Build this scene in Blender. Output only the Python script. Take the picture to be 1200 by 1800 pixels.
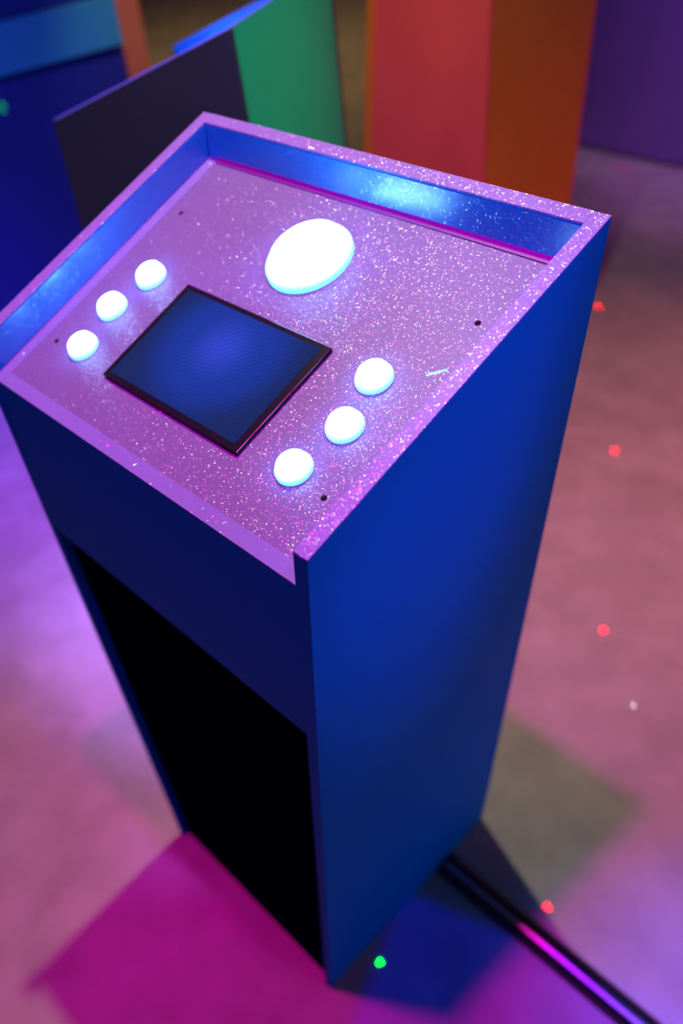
import bpy, bmesh, math, random
from mathutils import Vector, Matrix, Euler

random.seed(4)
scene = bpy.context.scene
for o in list(bpy.data.objects):
    bpy.data.objects.remove(o)
COL = scene.collection

# ------------------------------------------------------------------ camera
CAM = Vector((0.2350, -0.2076, 1.3483))
AX_R = Vector((0.7074, 0.7040, -0.0637))
AX_D = Vector((-0.4626, 0.3930, -0.7947)).normalized()
AX_U = AX_R.cross(AX_D).normalized()
AX_R = AX_D.cross(AX_U).normalized()
cam_d = bpy.data.cameras.new('camera')
cam = bpy.data.objects.new('camera', cam_d)
COL.objects.link(cam)
cam.matrix_world = Matrix(((AX_R.x, AX_U.x, -AX_D.x, CAM.x),
                           (AX_R.y, AX_U.y, -AX_D.y, CAM.y),
                           (AX_R.z, AX_U.z, -AX_D.z, CAM.z), (0, 0, 0, 1)))
cam_d.sensor_fit = 'VERTICAL'
cam_d.sensor_height = 36.0
cam_d.lens = 1208.94 / 1800 * 36.0
cam_d.shift_x = (600 - 542.33) / 1800
cam_d.shift_y = (1169.14 - 900) / 1800
cam_d.clip_start = 0.02
cam_d.dof.use_dof = True
cam_d.dof.focus_distance = 0.50
cam_d.dof.aperture_fstop = 2.7
scene.camera = cam

# ------------------------------------------------------------------ world, exposure
vs = scene.view_settings
vs.view_transform = 'Standard'
vs.look = 'None'
vs.gamma = 1.0
vs.exposure = 0.0
vs.use_curve_mapping = False
world = bpy.data.worlds.new('world')
scene.world = world
world.use_nodes = True
bg = world.node_tree.nodes['Background']
bg.inputs[0].default_value = (0.44, 0.26, 0.58, 1)
bg.inputs[1].default_value = 0.04

# ------------------------------------------------------------------ stage lights of the room, plus added fills
def aim(o, target, roll=0.0):
    d = Vector(target) - o.location
    q = d.to_track_quat('-Z', 'Y')
    o.rotation_euler = (q.to_matrix() @ Matrix.Rotation(roll, 3, 'Z')).to_euler()

def spot(name, loc, target, color, power, size, blend=1.0, radius=0.03, roll=0.0):
    l = bpy.data.lights.new(name, 'SPOT')
    l.color = color; l.energy = power
    l.spot_size = math.radians(size); l.spot_blend = blend
    l.shadow_soft_size = radius
    o = bpy.data.objects.new(name, l); COL.objects.link(o)
    o.location = loc; aim(o, target, roll)
    return o

def area(name, loc, target, color, power, sx, sy, spread=180.0, shape='RECTANGLE'):
    l = bpy.data.lights.new(name, 'AREA')
    l.shape = shape; l.size = sx
    if shape in ('RECTANGLE', 'ELLIPSE'):
        l.size_y = sy
    l.color = color; l.energy = power; l.spread = math.radians(spread)
    o = bpy.data.objects.new(name, l); COL.objects.link(o)
    o.location = loc; aim(o, target)
    return o

# warm white lamp, hung just behind the kiosk
spot('warm_lamp', (-0.455, 0.388, 1.97), (0.0, 0.6, 0), (1.0, 0.86, 0.62), 42, 160, 0.6, 0.018)
# magenta stage lamps
spot('magenta_lamp_east', (-0.242, -0.085, 2.36), (0.55, 0.75, 0), (1.0, 0.0, 0.58), 115, 105, 0.9, 0.035)
spot('magenta_lamp_west', (0.0, 0.098, 2.36), (-1.1, -0.45, 0), (1.0, 0.0, 0.66), 72, 58, 0.9, 0.03)
# violet fill, added to bring more blue onto the kiosk top
spot('violet_kiosk_fill', (0.75, 0.15, 2.75), (-0.10, 0.12, 1.05), (0.25, 0.12, 1.0), 150, 15, 0.8, 0.03)
# purple pools on the floor
spot('violet_lamp_west', (-1.9, -0.3, 2.6), (-2.05, 0.35, 0), (0.24, 0.02, 1.0), 420, 50, 1.0, 0.05)
spot('violet_lamp_east', (1.2, 0.7, 2.4), (0.62, 0.38, 0), (0.08, 0.08, 1.0), 330, 20, 1.0, 0.05)
spot('violet_fill_far', (-0.4, 1.9, 2.9), (-0.9, 3.9, 1.0), (0.50, 0.20, 1.0), 190, 50, 1.0, 0.05)  # added fill: brightens the purple partition and the floor before it
# green lamp on the back of the second kiosk, blue lamp on the cabinet
spot('green_lamp', (0.9, 1.3, 2.3), (-0.72, 0.70, 0.95), (0.02, 1.0, 0.48), 42, 16, 1.0, 0.05)
spot('blue_lamp_cabinet', (-0.3, -0.5, 2.9), (-2.6, 0.8, 0.6), (0.03, 0.14, 1.0), 140, 34, 1.0, 0.05)
spot('violet_fill_rim', (-0.95, 0.55, 2.7), (-0.92, 0.52, 1.08), (0.30, 0.16, 1.0), 560, 28, 1.0, 0.05)  # added overhead to turn the second kiosk's top edges violet
spot('amber_fill_cabinet', (-1.2, 2.6, 2.6), (-2.6, 1.70, 0.9), (1.0, 0.62, 0.42), 130, 16, 1.0, 0.05)  # added to brighten the salmon end board
# low blue wash on the right flank
area('blue_wash', (2.6, 0.75, 0.85), (0, 0.15, 0.75), (0.0, 0.36, 1.0), 3.1, 0.5, 0.8, 120)
# red wash over the far floor, amber at the back of the room
spot('red_lamp', (1.4, 2.3, 3.2), (-0.15, 1.75, 0), (1.0, 0.26, 0.20), 210, 44, 1.0, 0.05)
spot('amber_lamp', (-4.5, 4.0, 3.0), (-4.6, 4.6, 0), (1.0, 0.60, 0.20), 110, 120, 1.0, 0.1)
spot('rose_lamp', (0.6, -0.3, 2.9), (-1.30, 1.35, 0.72), (1.0, 0.45, 0.40), 100, 12.5, 0.35, 0.05)
spot('pink_fill_far', (-0.7, 3.0, 3.0), (-1.25, 3.6, 0), (1.0, 0.30, 0.75), 55, 32, 1.0, 0.05)  # added to tint the far floor pink

# ------------------------------------------------------------------ material helpers
def new_mat(name):
    m = bpy.data.materials.new(name); m.use_nodes = True
    nt = m.node_tree
    b = nt.nodes['Principled BSDF']
    return m, nt, b

def node(nt, t, **kw):
    n = nt.nodes.new(t)
    for k, v in kw.items():
        setattr(n, k, v)
    return n

def math_n(nt, op, a, b=None):
    n = node(nt, 'ShaderNodeMath', operation=op)
    for i, v in enumerate((a, b)):
        if v is None: continue
        if isinstance(v, (int, float)): n.inputs[i].default_value = v
        else: nt.links.new(v, n.inputs[i])
    return n.outputs[0]

def paint(name, color, rough=0.45, spec=0.5, noise=0.08, flakes=0.0):
    m, nt, b = new_mat(name)
    tc = node(nt, 'ShaderNodeTexCoord')
    n = node(nt, 'ShaderNodeTexNoise'); n.inputs['Scale'].default_value = 9.0
    n.inputs['Detail'].default_value = 5
    nt.links.new(tc.outputs['Object'], n.inputs['Vector'])
    mx = node(nt, 'ShaderNodeMix', data_type='RGBA')
    mx.inputs['A'].default_value = (*[c * (1 - noise) for c in color], 1)
    mx.inputs['B'].default_value = (*[min(1, c * (1 + noise)) for c in color], 1)
    nt.links.new(n.outputs['Fac'], mx.inputs['Factor'])
    nt.links.new(mx.outputs['Result'], b.inputs['Base Color'])
    b.inputs['Roughness'].default_value = rough
    b.inputs['Specular IOR Level'].default_value = spec
    if flakes:
        add_flakes(nt, b, tc, flakes, 1000.0, 0.75)
    return m

def add_flakes(nt, b, tc, amount, scale, thresh, rough=0.25):
    """tiny tilted facets in the clear coat: they flash where they face a lamp"""
    v = node(nt, 'ShaderNodeTexVoronoi'); v.inputs['Scale'].default_value = scale
    nt.links.new(tc.outputs['Object'], v.inputs['Vector'])
    geo = node(nt, 'ShaderNodeNewGeometry')
    sub = node(nt, 'ShaderNodeVectorMath', operation='SUBTRACT')
    nt.links.new(v.outputs['Color'], sub.inputs[0]); sub.inputs[1].default_value = (0.5, 0.5, 0.5)
    wn = node(nt, 'ShaderNodeTexWhiteNoise', noise_dimensions='3D')
    nt.links.new(v.outputs['Color'], wn.inputs['Vector'])
    gate = math_n(nt, 'GREATER_THAN', wn.outputs['Value'], thresh)
    sc = node(nt, 'ShaderNodeVectorMath', operation='SCALE')
    nt.links.new(sub.outputs[0], sc.inputs[0]); sc.inputs['Scale'].default_value = amount
    add = node(nt, 'ShaderNodeVectorMath', operation='ADD')
    nt.links.new(geo.outputs['Normal'], add.inputs[0]); nt.links.new(sc.outputs[0], add.inputs[1])
    nrm = node(nt, 'ShaderNodeVectorMath', operation='NORMALIZE')
    nt.links.new(add.outputs[0], nrm.inputs[0])
    nt.links.new(nrm.outputs[0], b.inputs['Coat Normal'])
    nt.links.new(gate, b.inputs['Coat Weight'])
    b.inputs['Coat Roughness'].default_value = rough
    b.inputs['Coat IOR'].default_value = 2.0

def glitter(name, color, thresh=0.7, scale=620.0, amount=0.8, rough=0.25):
    """glitter laminate: matt ground under a coat full of tilted flakes"""
    m, nt, b = new_mat(name)
    tc = node(nt, 'ShaderNodeTexCoord')
    n = node(nt, 'ShaderNodeTexNoise'); n.inputs['Scale'].default_value = 26.0
    n.inputs['Detail'].default_value = 6
    nt.links.new(tc.outputs['Object'], n.inputs['Vector'])
    mx = node(nt, 'ShaderNodeMix', data_type='RGBA')
    mx.inputs['A'].default_value = (*[c * 0.9 for c in color], 1)
    mx.inputs['B'].default_value = (*[c * 1.1 for c in color], 1)
    nt.links.new(n.outputs['Fac'], mx.inputs['Factor'])
    nt.links.new(mx.outputs['Result'], b.inputs['Base Color'])
    b.inputs['Roughness'].default_value = 0.5
    b.inputs['Specular IOR Level'].default_value = 0.3
    add_flakes(nt, b, tc, amount, scale, thresh, rough)
    return m

def emit(name, color, strength, base=(0.8, 0.8, 0.8)):
    m, nt, b = new_mat(name)
    b.inputs['Base Color'].default_value = (*base, 1)
    b.inputs['Roughness'].default_value = 0.25
    b.inputs['Emission Color'].default_value = (*color, 1)
    b.inputs['Emission Strength'].default_value = strength
    return m

def metal(name, color):
    m, nt, b = new_mat(name)
    tc = node(nt, 'ShaderNodeTexCoord')
    n = node(nt, 'ShaderNodeTexNoise'); n.inputs['Scale'].default_value = 120.0
    nt.links.new(tc.outputs['Object'], n.inputs['Vector'])
    nt.links.new(math_n(nt, 'ADD', math_n(nt, 'MULTIPLY', n.outputs['Fac'], 0.1), 0.30), b.inputs['Roughness'])
    b.inputs['Base Color'].default_value = (*color, 1)
    b.inputs['Metallic'].default_value = 0.9
    return m

def concrete():
    m, nt, b = new_mat('polished_concrete')
    tc = node(nt, 'ShaderNodeTexCoord')
    def nz(scale, detail, dist=0.0):
        n = node(nt, 'ShaderNodeTexNoise')
        n.inputs['Scale'].default_value = scale; n.inputs['Detail'].default_value = detail
        n.inputs['Distortion'].default_value = dist
        nt.links.new(tc.outputs['Object'], n.inputs['Vector'])
        return n.outputs['Fac']
    big, mid, fine = nz(2.3, 6, 0.6), nz(9.0, 7, 0.3), nz(160, 3)
    s = math_n(nt, 'ADD', math_n(nt, 'MULTIPLY', big, 0.45), math_n(nt, 'MULTIPLY', mid, 0.4))
    s = math_n(nt, 'ADD', s, math_n(nt, 'MULTIPLY', fine, 0.15))
    r = node(nt, 'ShaderNodeValToRGB')
    r.color_ramp.elements[0].position = 0.30; r.color_ramp.elements[0].color = (0.30, 0.29, 0.28, 1)
    r.color_ramp.elements[1].position = 0.70; r.color_ramp.elements[1].color = (0.56, 0.545, 0.53, 1)
    nt.links.new(s, r.inputs[0])
    nt.links.new(r.outputs[0], b.inputs['Base Color'])
    b.inputs['Roughness'].default_value = 0.62
    b.inputs['Specular IOR Level'].default_value = 0.3
    bp = node(nt, 'ShaderNodeBump'); bp.inputs['Strength'].default_value = 0.06; bp.inputs['Distance'].default_value = 0.01
    nt.links.new(mid, bp.inputs['Height']); nt.links.new(bp.outputs[0], b.inputs['Normal'])
    return m

def display_mat():
    m, nt, b = new_mat('lcd_display')
    b.inputs['Base Color'].default_value = (0.004, 0.006, 0.012, 1)
    b.inputs['Roughness'].default_value = 0.12
    tc = node(nt, 'ShaderNodeTexCoord')
    mp = node(nt, 'ShaderNodeMapping')
    mp.inputs['Location'].default_value = (-0.50, -0.62, 0)
    nt.links.new(tc.outputs['UV'], mp.inputs['Vector'])
    g = node(nt, 'ShaderNodeVectorMath', operation='LENGTH')
    nt.links.new(mp.outputs[0], g.inputs[0])
    r = node(nt, 'ShaderNodeValToRGB')
    r.color_ramp.interpolation = 'EASE'
    e = r.color_ramp.elements
    e[0].position = 0.0; e[0].color = (0.022, 0.058, 0.60, 1)
    e[1].position = 0.52; e[1].color = (0.0, 0.020, 0.115, 1)
    k = e.new(0.26); k.color = (0.002, 0.036, 0.33, 1)
    nt.links.new(g.outputs['Value'], r.inputs[0])
    w = node(nt, 'ShaderNodeTexWave'); w.bands_direction = 'X'
    w.inputs['Scale'].default_value = 11.0
    mp2 = node(nt, 'ShaderNodeMapping'); mp2.inputs['Rotation'].default_value = (0, 0, math.radians(42))
    nt.links.new(tc.outputs['UV'], mp2.inputs['Vector']); nt.links.new(mp2.outputs[0], w.inputs['Vector'])
    f = math_n(nt, 'ADD', math_n(nt, 'MULTIPLY', w.outputs['Fac'], 0.18), 0.88)
    nt.links.new(r.outputs[0], b.inputs['Emission Color'])
    nt.links.new(f, b.inputs['Emission Strength'])
    return m

M = {
    'floor': concrete(),
    'blue': paint('blue_paint', (0.0, 0.25, 0.62), 0.55, 0.03, 0.05),
    'gloss': paint('blue_gloss_paint', (0.0, 0.20, 0.66), 0.26, 1.0, 0.05, 0.5),
    'rim': glitter('glitter_edge_band', (0.13, 0.125, 0.40), 0.66, 1250.0, 0.75, 0.28),
    'panel': glitter('glitter_laminate', (0.092, 0.098, 0.24), 0.82, 1400.0, 0.7, 0.30),
    'lip': glitter('satin_edge_band', (0.115, 0.145, 0.38), 0.95, 800.0, 0.7, 0.25),
    'lit_edge': paint('magenta_light_paint', (0.10, 0.0, 0.22), 0.5),
    'bezel': paint('black_bezel', (0.006, 0.005, 0.012), 0.22, 0.5),
    'display': display_mat(),
    'hole': paint('dark_hole', (0.004, 0.003, 0.006), 0.8, 0.1),
    'inside': paint('unlit_opening_paint', (0.0, 0.001, 0.014), 0.7, 0.0),
    'dome': emit('lit_dome', (0.13, 0.50, 1.0), 26.0),
    'ring': emit('lit_ring', (0.10, 0.45, 1.0), 2.6, (0.25, 0.3, 0.4)),
    'rubber': paint('black_rubber', (0.012, 0.014, 0.014), 0.22, 0.9),
    'strip': metal('satin_metal_strip', (0.50, 0.50, 0.50)),
    'green': paint('green_paint', (0.0, 0.45, 0.24), 0.5),
    'plum': paint('plum_paint', (0.015, 0.03, 0.07), 0.5),
    'inblue': paint('bright_blue_paint', (0.004, 0.10, 0.70), 0.4),
    'red': paint('red_paint', (0.62, 0.075, 0.075), 0.5),
    'orange': paint('orange_paint', (0.55, 0.15, 0.012), 0.5),
    'purple': paint('purple_paint', (0.22, 0.12, 0.40), 0.5),
    'navy': paint('navy_paint', (0.010, 0.03, 0.34), 0.5),
    'cyan': paint('light_blue_paint', (0.03, 0.40, 0.75), 0.5),
    'salmon': paint('salmon_paint', (0.62, 0.20, 0.11), 0.5),
    'pinkstrip': paint('pink_strip', (0.85, 0.16, 0.42), 0.5),
    'wall': paint('dark_wall', (0.10, 0.075, 0.06), 0.8),
}

# ------------------------------------------------------------------ mesh helpers
def mesh_obj(name, verts, faces, mat, parent=None, bevel=0.0, smooth=False):
    me = bpy.data.meshes.new(name)
    bm = bmesh.new()
    vs_ = [bm.verts.new(v) for v in verts]
    for f in faces:
        bm.faces.new([vs_[i] for i in f])
    bmesh.ops.recalc_face_normals(bm, faces=bm.faces[:])
    if bevel:
        bmesh.ops.bevel(bm, geom=bm.edges[:], offset=bevel, segments=2, profile=0.5, affect='EDGES')
    bm.to_mesh(me); bm.free()
    if smooth:
        me.polygons.foreach_set('use_smooth', [True] * len(me.polygons))
    me.materials.append(mat)
    o = bpy.data.objects.new(name, me); COL.objects.link(o)
    if parent: o.parent = parent
    return o

def prism_x(name, poly, x0, x1, mat, parent=None, bevel=0.0):
    """polygon in the y-z plane swept from x0 to x1"""
    n = len(poly)
    v = [(x0, y, z) for y, z in poly] + [(x1, y, z) for y, z in poly]
    f = [tuple(range(n)), tuple(range(2 * n - 1, n - 1, -1))]
    f += [(i, (i + 1) % n, n + (i + 1) % n, n + i) for i in range(n)]
    return mesh_obj(name, v, f, mat, parent, bevel)

def box(name, lo, hi, mat, parent=None, bevel=0.0):
    (x0, y0, z0), (x1, y1, z1) = lo, hi
    return prism_x(name, [(y0, z0), (y1, z0), (y1, z1), (y0, z1)], x0, x1, mat, parent, bevel)

def lathe(name, prof, mat, parent, mtx, seg=48):
    v, f = [], []
    n = len(prof)
    for r, h in prof:
        for k in range(seg):
            a = 2 * math.pi * k / seg
            v.append(mtx @ Vector((r * math.cos(a), r * math.sin(a), h)))
    for i in range(n - 1):
        for k in range(seg):
            k2 = (k + 1) % seg
            f.append((i * seg + k, i * seg + k2, (i + 1) * seg + k2, (i + 1) * seg + k))
    f.append(tuple(range(seg - 1, -1, -1)))
    f.append(tuple(range((n - 1) * seg, n * seg)))
    return mesh_obj(name, v, f, mat, parent, 0.0, True)

def tag(o, label, cat, group=None):
    o['label'] = label; o['category'] = cat
    if group: o['group'] = group
    return o

def empty(name, loc=(0, 0, 0), rz=0.0):
    o = bpy.data.objects.new(name, None); COL.objects.link(o)
    o.location = loc; o.rotation_euler = (0, 0, rz); o.empty_display_size = 0.1
    return o

# ------------------------------------------------------------------ room
fl = mesh_obj('floor', [(-12, -5, 0), (6, -5, 0), (6, 10, 0), (-12, 10, 0)], [(0, 1, 2, 3)], M['floor'])
fl['kind'] = 'structure'
for nm, lo, hi in (('wall_back', (-12, 10, 0), (6, 10.15, 3.2)), ('wall_left', (-12.15, -5, 0), (-12, 10, 3.2))):
    w = box(nm, lo, hi, M['wall']); w['kind'] = 'structure'

# ------------------------------------------------------------------ control kiosk
W, D, HF, HB = 0.4379, 0.3049, 1.045, 1.1472
DB, YB = 0.4168, -0.0368
T = 0.0135                     # board thickness
BAND = 0.0012                  # edge band
SL = (HB - HF) / D             # slope of the rim
PF, PS = 1.0135, 0.3472        # control panel: height at the front, slope
OX, OY = W / 2, -0.19          # base centre becomes the origin

def yfront(z): return YB * (1 - z / HF)
def yback(z): return DB + (D - DB) * z / HB
def P2(y, z): return (y + OY, z)

def make_kiosk(label, side_mat, back_mat, front_mat, inner=None, corner=None):
    root = empty('control_kiosk')
    tag(root, label, 'kiosk', 'control kiosks standing on the concrete floor')
    X = lambda x: x + OX
    for x0, x1 in ((-T, 0), (-W, -W + T)):
        sp = prism_x('side_panel', [P2(YB, 0), P2(DB, 0), P2(D, HB - BAND), P2(0, HF - BAND)], X(x0), X(x1), side_mat, root, 0.0006)
        prism_x('edge_band', [P2(0, HF - BAND), P2(D, HB - BAND), P2(D, HB), P2(0, HF)], X(x0), X(x1), M['rim'], sp, 0.0004)
    tb = 0.0118
    zb = HB - BAND - SL * tb
    bp = prism_x('back_panel', [P2(DB - tb, 0), P2(DB, 0), P2(D, HB - BAND), P2(D - tb, zb)], X(-W + T), X(-T), back_mat, root)
    prism_x('edge_band', [P2(D - tb, zb), P2(D, HB - BAND), P2(D, HB), P2(D - tb, HB - SL * tb)], X(-W + T), X(-T), M['rim'], bp)
    tf = 0.0128
    z0 = 0.832
    fp = prism_x('front_panel', [P2(yfront(z0), z0), P2(yfront(z0) + tf, z0), P2(tf, PF + PS * tf - BAND), P2(0, PF - BAND)],
                 X(-W + T), X(-T), front_mat, root)
    prism_x('edge_band', [P2(0, PF - BAND), P2(tf, PF + PS * tf - BAND), P2(tf, PF + PS * tf), P2(0, PF)], X(-W + T), X(-T), M['lip'], fp)
    # near-black board painting in the unlit opening below the front panel
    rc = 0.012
    prism_x('dark_infill', [P2(YB + rc, 0.004), P2(YB + rc + 0.012, 0.004), P2(yfront(0.86) + rc + 0.012, 0.86), P2(yfront(0.86) + rc, 0.86)], X(-W + T), X(-T), M['inside'], root)
    if inner:
        for x0, x1 in ((-W + T, -W + T + 0.0005), (-T - 0.0005, -T)):
            prism_x('lining', [P2(tf + 0.001, PF + 0.0055), P2(D - tb, PF + PS * (D - tb) + 0.0005), P2(D - tb, zb - 0.001), P2(0.001, HF - BAND)], X(x0), X(x1), inner, root)
        prism_x('lining', [P2(D - tb - 0.0005, PF + PS * D - 0.004), P2(D - tb, PF + PS * D - 0.004), P2(D - tb, zb - 0.001), P2(D - tb - 0.0005, zb - 0.001)], X(-W + T + 0.002), X(-T - 0.002), inner, root)
    if corner:
        prism_x('corner_strip', [P2(YB, 0), P2(YB + 0.022, 0), P2(0.022, HF), P2(0, HF)], X(0), X(0.003), corner, root)
    # ledges that carry the control plate, left and right
    yb0, yb1 = tf, D - tb
    pz = lambda y, d=0.0: PF + PS * y + d
    for x0, x1 in ((-W + T, -0.4095), (-0.0285, -T)):
        prism_x('ledge_strip', [P2(yb0, pz(yb0, -0.010)), P2(yb1, pz(yb1, -0.010)), P2(yb1, pz(yb1)), P2(yb0, pz(yb0))], X(x0), X(x1), M['lip'], root)
    # magenta light at the foot of the back board, put into a strip's colour
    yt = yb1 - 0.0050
    prism_x('magenta_lit_strip', [P2(yt, pz(yt, -0.010)), P2(yb1, pz(yb1, -0.010)), P2(yb1, pz(yb1, 0.0026)), P2(yt, pz(yt, 0.0006))], X(-0.4095), X(-0.0285), M['lit_edge'], root)
    # control plate
    cp = prism_x('control_plate', [P2(yb0, pz(yb0, -0.006)), P2(yt, pz(yt, -0.006)), P2(yt, pz(yt, -0.0004)), P2(yb0, pz(yb0, -0.0004))],
                 X(-0.4095), X(-0.0285), M['panel'], root)
    # frame of the plate: u across, v up the slope
    c, s = 1 / math.hypot(1, PS), PS / math.hypot(1, PS)
    base = Matrix(((1, 0, 0, 0), (0, c, -s, OY), (0, s, c, PF), (0, 0, 0, 1)))
    def at(u, v, h=0.0): return base @ Matrix.Translation((u, v, h))
    # display
    sv, sw, sh = 0.1138, 0.1775, 0.1131
    h = 0.0032
    def quad(u0, v0, u1, v1, hh): return [tuple(at(u, v, hh).translation) for u, v in ((u0, v0), (u1, v0), (u1, v1), (u0, v1))]
    def slab(name, u0, v0, u1, v1, h0, h1, mat, parent, bev=0.0):
        v = quad(u0, v0, u1, v1, h0) + quad(u0, v0, u1, v1, h1)
        return mesh_obj(name, v, [(3, 2, 1, 0), (4, 5, 6, 7), (0, 1, 5, 4), (1, 2, 6, 5), (2, 3, 7, 6), (3, 0, 4, 7)], mat, parent, bev)
    u0, u1, v0, v1 = -sw / 2, sw / 2, sv - sh / 2, sv + sh / 2
    bz = slab('display_bezel', u0, v0, u1, v1, -0.001, h, M['bezel'], root, 0.0006)
    d0, d1, e0, e1 = u0 + 0.0065, u1 - 0.0075, v0 + 0.0055, v1 - 0.0050
    sc = slab('display', d0, e0, d1, e1, h - 0.001, h + 0.0003, M['display'], bz)
    uv = sc.data.uv_layers.new(name='UVMap')
    ib = base.inverted()
    for p in sc.data.polygons:
        for li in p.loop_indices:
            q = ib @ sc.data.vertices[sc.data.loops[li].vertex_index].co
            uv.data[li].uv = ((q.x - d0) / (d1 - d0), (q.y - e0) / (e1 - e0) * 0.65 + 0.2)
    # lit push buttons
    spots = [(0.1376, 0.1633), (0.1472, 0.1182), (0.1378, 0.0708)]
    for sgn in (-1, 1):
        for u, v in spots:
            m = at(sgn * u, v)
            rg = lathe('push_button', [(0.0150, -0.001), (0.0150, 0.0022), (0.0140, 0.0032), (0.0120, 0.0034)], M['ring'], root, m, 36)
            lathe('dome', [(0.0134, 0.0020), (0.0132, 0.0052), (0.0118, 0.0078), (0.0085, 0.0098), (0.0040, 0.0108), (0.0006, 0.0110)], M['dome'], rg, m, 36)
    m = at(0.0, 0.2396)
    rg = lathe('large_push_button', [(0.0388, -0.001), (0.0388, 0.0035), (0.0378, 0.0050), (0.0335, 0.0052)], M['ring'], root, m, 64)
    lathe('dome', [(0.0346, 0.0030), (0.0342, 0.0075), (0.0320, 0.0112), (0.0270, 0.0145), (0.0180, 0.0170), (0.0080, 0.0182), (0.0008, 0.0184)], M['dome'], rg, m, 64)
    for sgn in (-1, 1):
        for v in (0.0632, 0.2387):
            lathe('screw_hole', [(0.0024, -0.002), (0.0024, -0.0002), (0.0012, -0.0001)], M['hole'], root, at(sgn * 0.1747, v), 16)
    return root

def place(root, x, y, a):
    c, s = math.cos(a), math.sin(a)
    lx, ly = -OX, -OY
    root.location = (x + c * lx - s * ly, y + s * lx + c * ly, 0)
    root.rotation_euler = (0, 0, a)

k1 = make_kiosk('blue control kiosk with glittering rim, dark screen and seven lit buttons, in front', M['blue'], M['blue'], M['blue'], inner=M['gloss'])
place(k1, 0, 0, 0)
k2 = make_kiosk('kiosk with a dark plum side and a green back, behind the blue kiosk', M['plum'], M['green'], M['plum'], inner=M['inblue'])
place(k2, -0.9533, 0.4128, -1.1082)
k3 = make_kiosk('kiosk with a red side and an orange back, left of the purple partition', M['red'], M['orange'], M['orange'], corner=M['orange'])
place(k3, -1.161, 1.353, -1.538)

# ------------------------------------------------------------------ navy cabinet far left
cab = empty('storage_cabinet', (-2.632, 1.32, 0), math.radians(-4.6))
tag(cab, 'navy cabinet with light blue rail and salmon end board, top left', 'cabinet')
box('body', (-0.42, -1.6, 0), (-0.006, 0.305, 1.30), M['navy'], cab, 0.003)
box('front_board', (-0.006, -1.6, 0.02), (0.006, 0.305, 0.752), M['navy'], cab, 0.001)
box('front_board', (-0.006, -1.6, 0.904), (0.006, 0.305, 1.30), M['navy'], cab, 0.001)
box('rail', (-0.006, -1.6, 0.772), (0.028, 0.305, 0.900), M['cyan'], cab, 0.002)
box('end_board', (-0.42, 0.307, 0), (0.014, 0.405, 1.30), M['salmon'], cab, 0.002)

# ------------------------------------------------------------------ purple partition
pt = empty('partition_screen', (-1.0, 3.95, 0))
tag(pt, 'purple partition standing on the floor at the top right', 'partition')
box('panel', (-1.3, -0.04, 0.012), (2.2, 0.04, 2.0), M['purple'], pt, 0.003)
for x in (-1.1, 0.4, 1.9):
    box('foot', (x - 0.03, -0.05, 0), (x + 0.03, 0.05, 0.014), M['bezel'], pt)

tp = box('floor_strip', (-0.068, -0.012, 0), (0.068, 0.012, 0.0015), M['pinkstrip'])  # flat strip coloured pink, lying on the floor
tp.location = (-1.597, 3.765, 0); tp.rotation_euler = (0, 0, math.radians(9))
tag(tp, 'short strip of bright pink on the floor before the purple partition', 'tape')

# ------------------------------------------------------------------ cable cover on the floor
def cable_cover():
    n = 14
    prof = [(-0.027, 0.0), (-0.027, 0.004)]
    for i in range(1, n):
        a = math.pi * (1 - i / n)
        prof.append((0.0245 * math.cos(a) * 1.02, 0.005 + 0.021 * math.sin(a)))
    prof += [(0.027, 0.004), (0.027, 0.0)]
    return prof
cc = empty('cable_cover')
prism_x('cover', cable_cover(), -0.75, 0.75, M['rubber'], cc)
prism_x('metal_strip', [(-0.0125, 0.0215), (-0.0055, 0.0236), (-0.0055, 0.0262), (-0.0125, 0.0241)], -0.75, 0.75, M['strip'], cc)
cc.location = (0.757, 0.291, 0)
tag(cc, 'black rubber cable cover running along the floor from the blue kiosk', 'cable cover')

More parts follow.
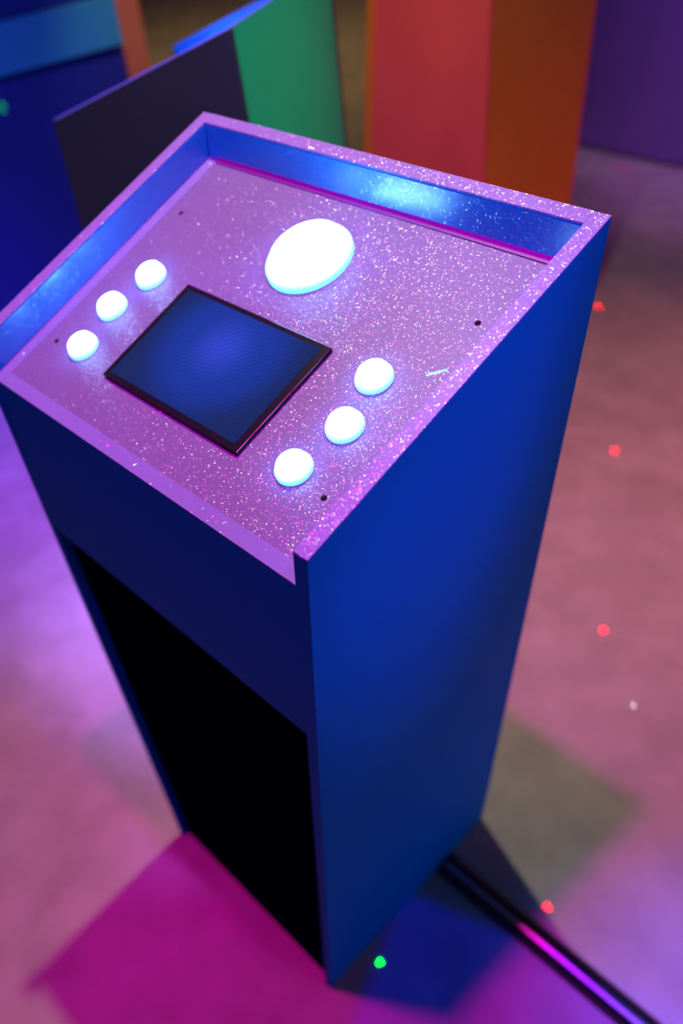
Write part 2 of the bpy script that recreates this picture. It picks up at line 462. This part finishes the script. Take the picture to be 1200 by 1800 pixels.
# ------------------------------------------------------------------ unseen housing and flaps, added to cut a square blue beam beside the kiosk
def beam_shaper(corner, ang, side, h, drop=0.25):
    """corner of the beam on the floor, angle of its edge, side length, housing height"""
    e1 = Vector((math.cos(ang), math.sin(ang), 0)); e2 = Vector((math.sin(ang), -math.cos(ang), 0))
    c = Vector((corner[0], corner[1], 0)) + (e1 + e2) * side / 2
    root = empty('beam_shaper', (c.x, c.y, h), ang)
    tag(root, 'unseen black housing with four flaps, added to cut the blue beam square', 'stage lamp')
    g = side / 2 * drop / h
    lathe('housing', [(0.03, 0.10), (0.09, 0.09), (0.10, 0.02), (0.10, -0.06), (0.096, -0.06), (0.096, 0.02), (0.085, 0.085), (0.02, 0.095)], M['bezel'], root, Matrix.Identity(4), 40)
    o = 0.13
    for k in range(4):
        a = k * math.pi / 2
        r = Matrix.Rotation(a, 4, 'Z')
        d = mesh_obj('beam_flap', [r @ Vector(v) for v in ((g, -o, -drop), (o, -o, -drop), (o, o, -drop), (g, o, -drop),
                     (g, -o, -drop + 0.002), (o, -o, -drop + 0.002), (o, o, -drop + 0.002), (g, o, -drop + 0.002))],
                     [(3, 2, 1, 0), (4, 5, 6, 7), (0, 1, 5, 4), (1, 2, 6, 5), (2, 3, 7, 6), (3, 0, 4, 7)], M['bezel'], root)
        mesh_obj('beam_shaper_plate', [r @ Vector(v) for v in ((0.10, -0.10, -0.06), (0.10, 0.10, -0.06), (o, o, -drop), (o, -o, -drop),
                     (0.102, -0.10, -0.06), (0.102, 0.10, -0.06), (o + 0.002, o, -drop), (o + 0.002, -o, -drop))],
                     [(3, 2, 1, 0), (4, 5, 6, 7), (0, 1, 5, 4), (1, 2, 6, 5), (2, 3, 7, 6), (3, 0, 4, 7)], M['bezel'], root)
    rod = lathe('hanging_rod', [(0.008, 0.09), (0.008, 0.80)], M['bezel'], root, Matrix.Identity(4), 12)
    sp = spot('blue_profile_lamp', (c.x, c.y, h), (c.x, c.y, 0), (0.0, 0.0, 1.0), 75, 40, 0.1, 0.002)
    return root
beam_shaper((-0.022, 0.191), math.radians(20), 0.62, 2.4)

# ------------------------------------------------------------------ laser specks thrown by a star projector overhead
def laser(name, hit, color, power=0.05, dia=0.010, src=(0.9, 1.0, 2.7)):
    h = Vector(hit); s = Vector(src)
    return area(name, s, h, color, power, dia, dia, 0.0, 'DISK')
for hx, hy in (((-0.434, 1.684), (-0.083, 1.026), (0.197, 0.354), (-0.939, 2.445))):
    laser('laser_red', (hx, hy, 0), (1.0, 0.0, 0.0), 0.06)
laser('laser_red', (-0.841, 1.370, 0.9886), (1.0, 0.05, 0.0), 0.003, 0.010, (0.6, 2.6, 2.7))
laser('laser_green', (-2.642, 1.120, 0.692), (0.0, 1.0, 0.0), 0.010, 0.03, (0.9, 0.6, 2.7))
laser('laser_white', (0.082, 0.875, 0), (1.0, 1.0, 1.0), 0.0005, 0.010)
laser('laser_green', (0.034, 0.059, 0), (0.0, 1.0, 0.0), 0.05)

# a green beam that grazes the control plate as a short streak
st = area('laser_green_streak', (0.35, 0.9, 2.6), (-0.0425, 0.1785, 1.0757), (0.0, 1.0, 0.06), 0.008, 0.0016, 0.012, 0.0)
zax = (st.location - Vector((-0.0425, 0.1785, 1.0757))).normalized()
yax = Vector((0.70, 0.66, 0.23)); yax = (yax - zax * yax.dot(zax)).normalized()
xax = yax.cross(zax)
st.rotation_euler = Matrix((xax, yax, zax)).transposed().to_euler()
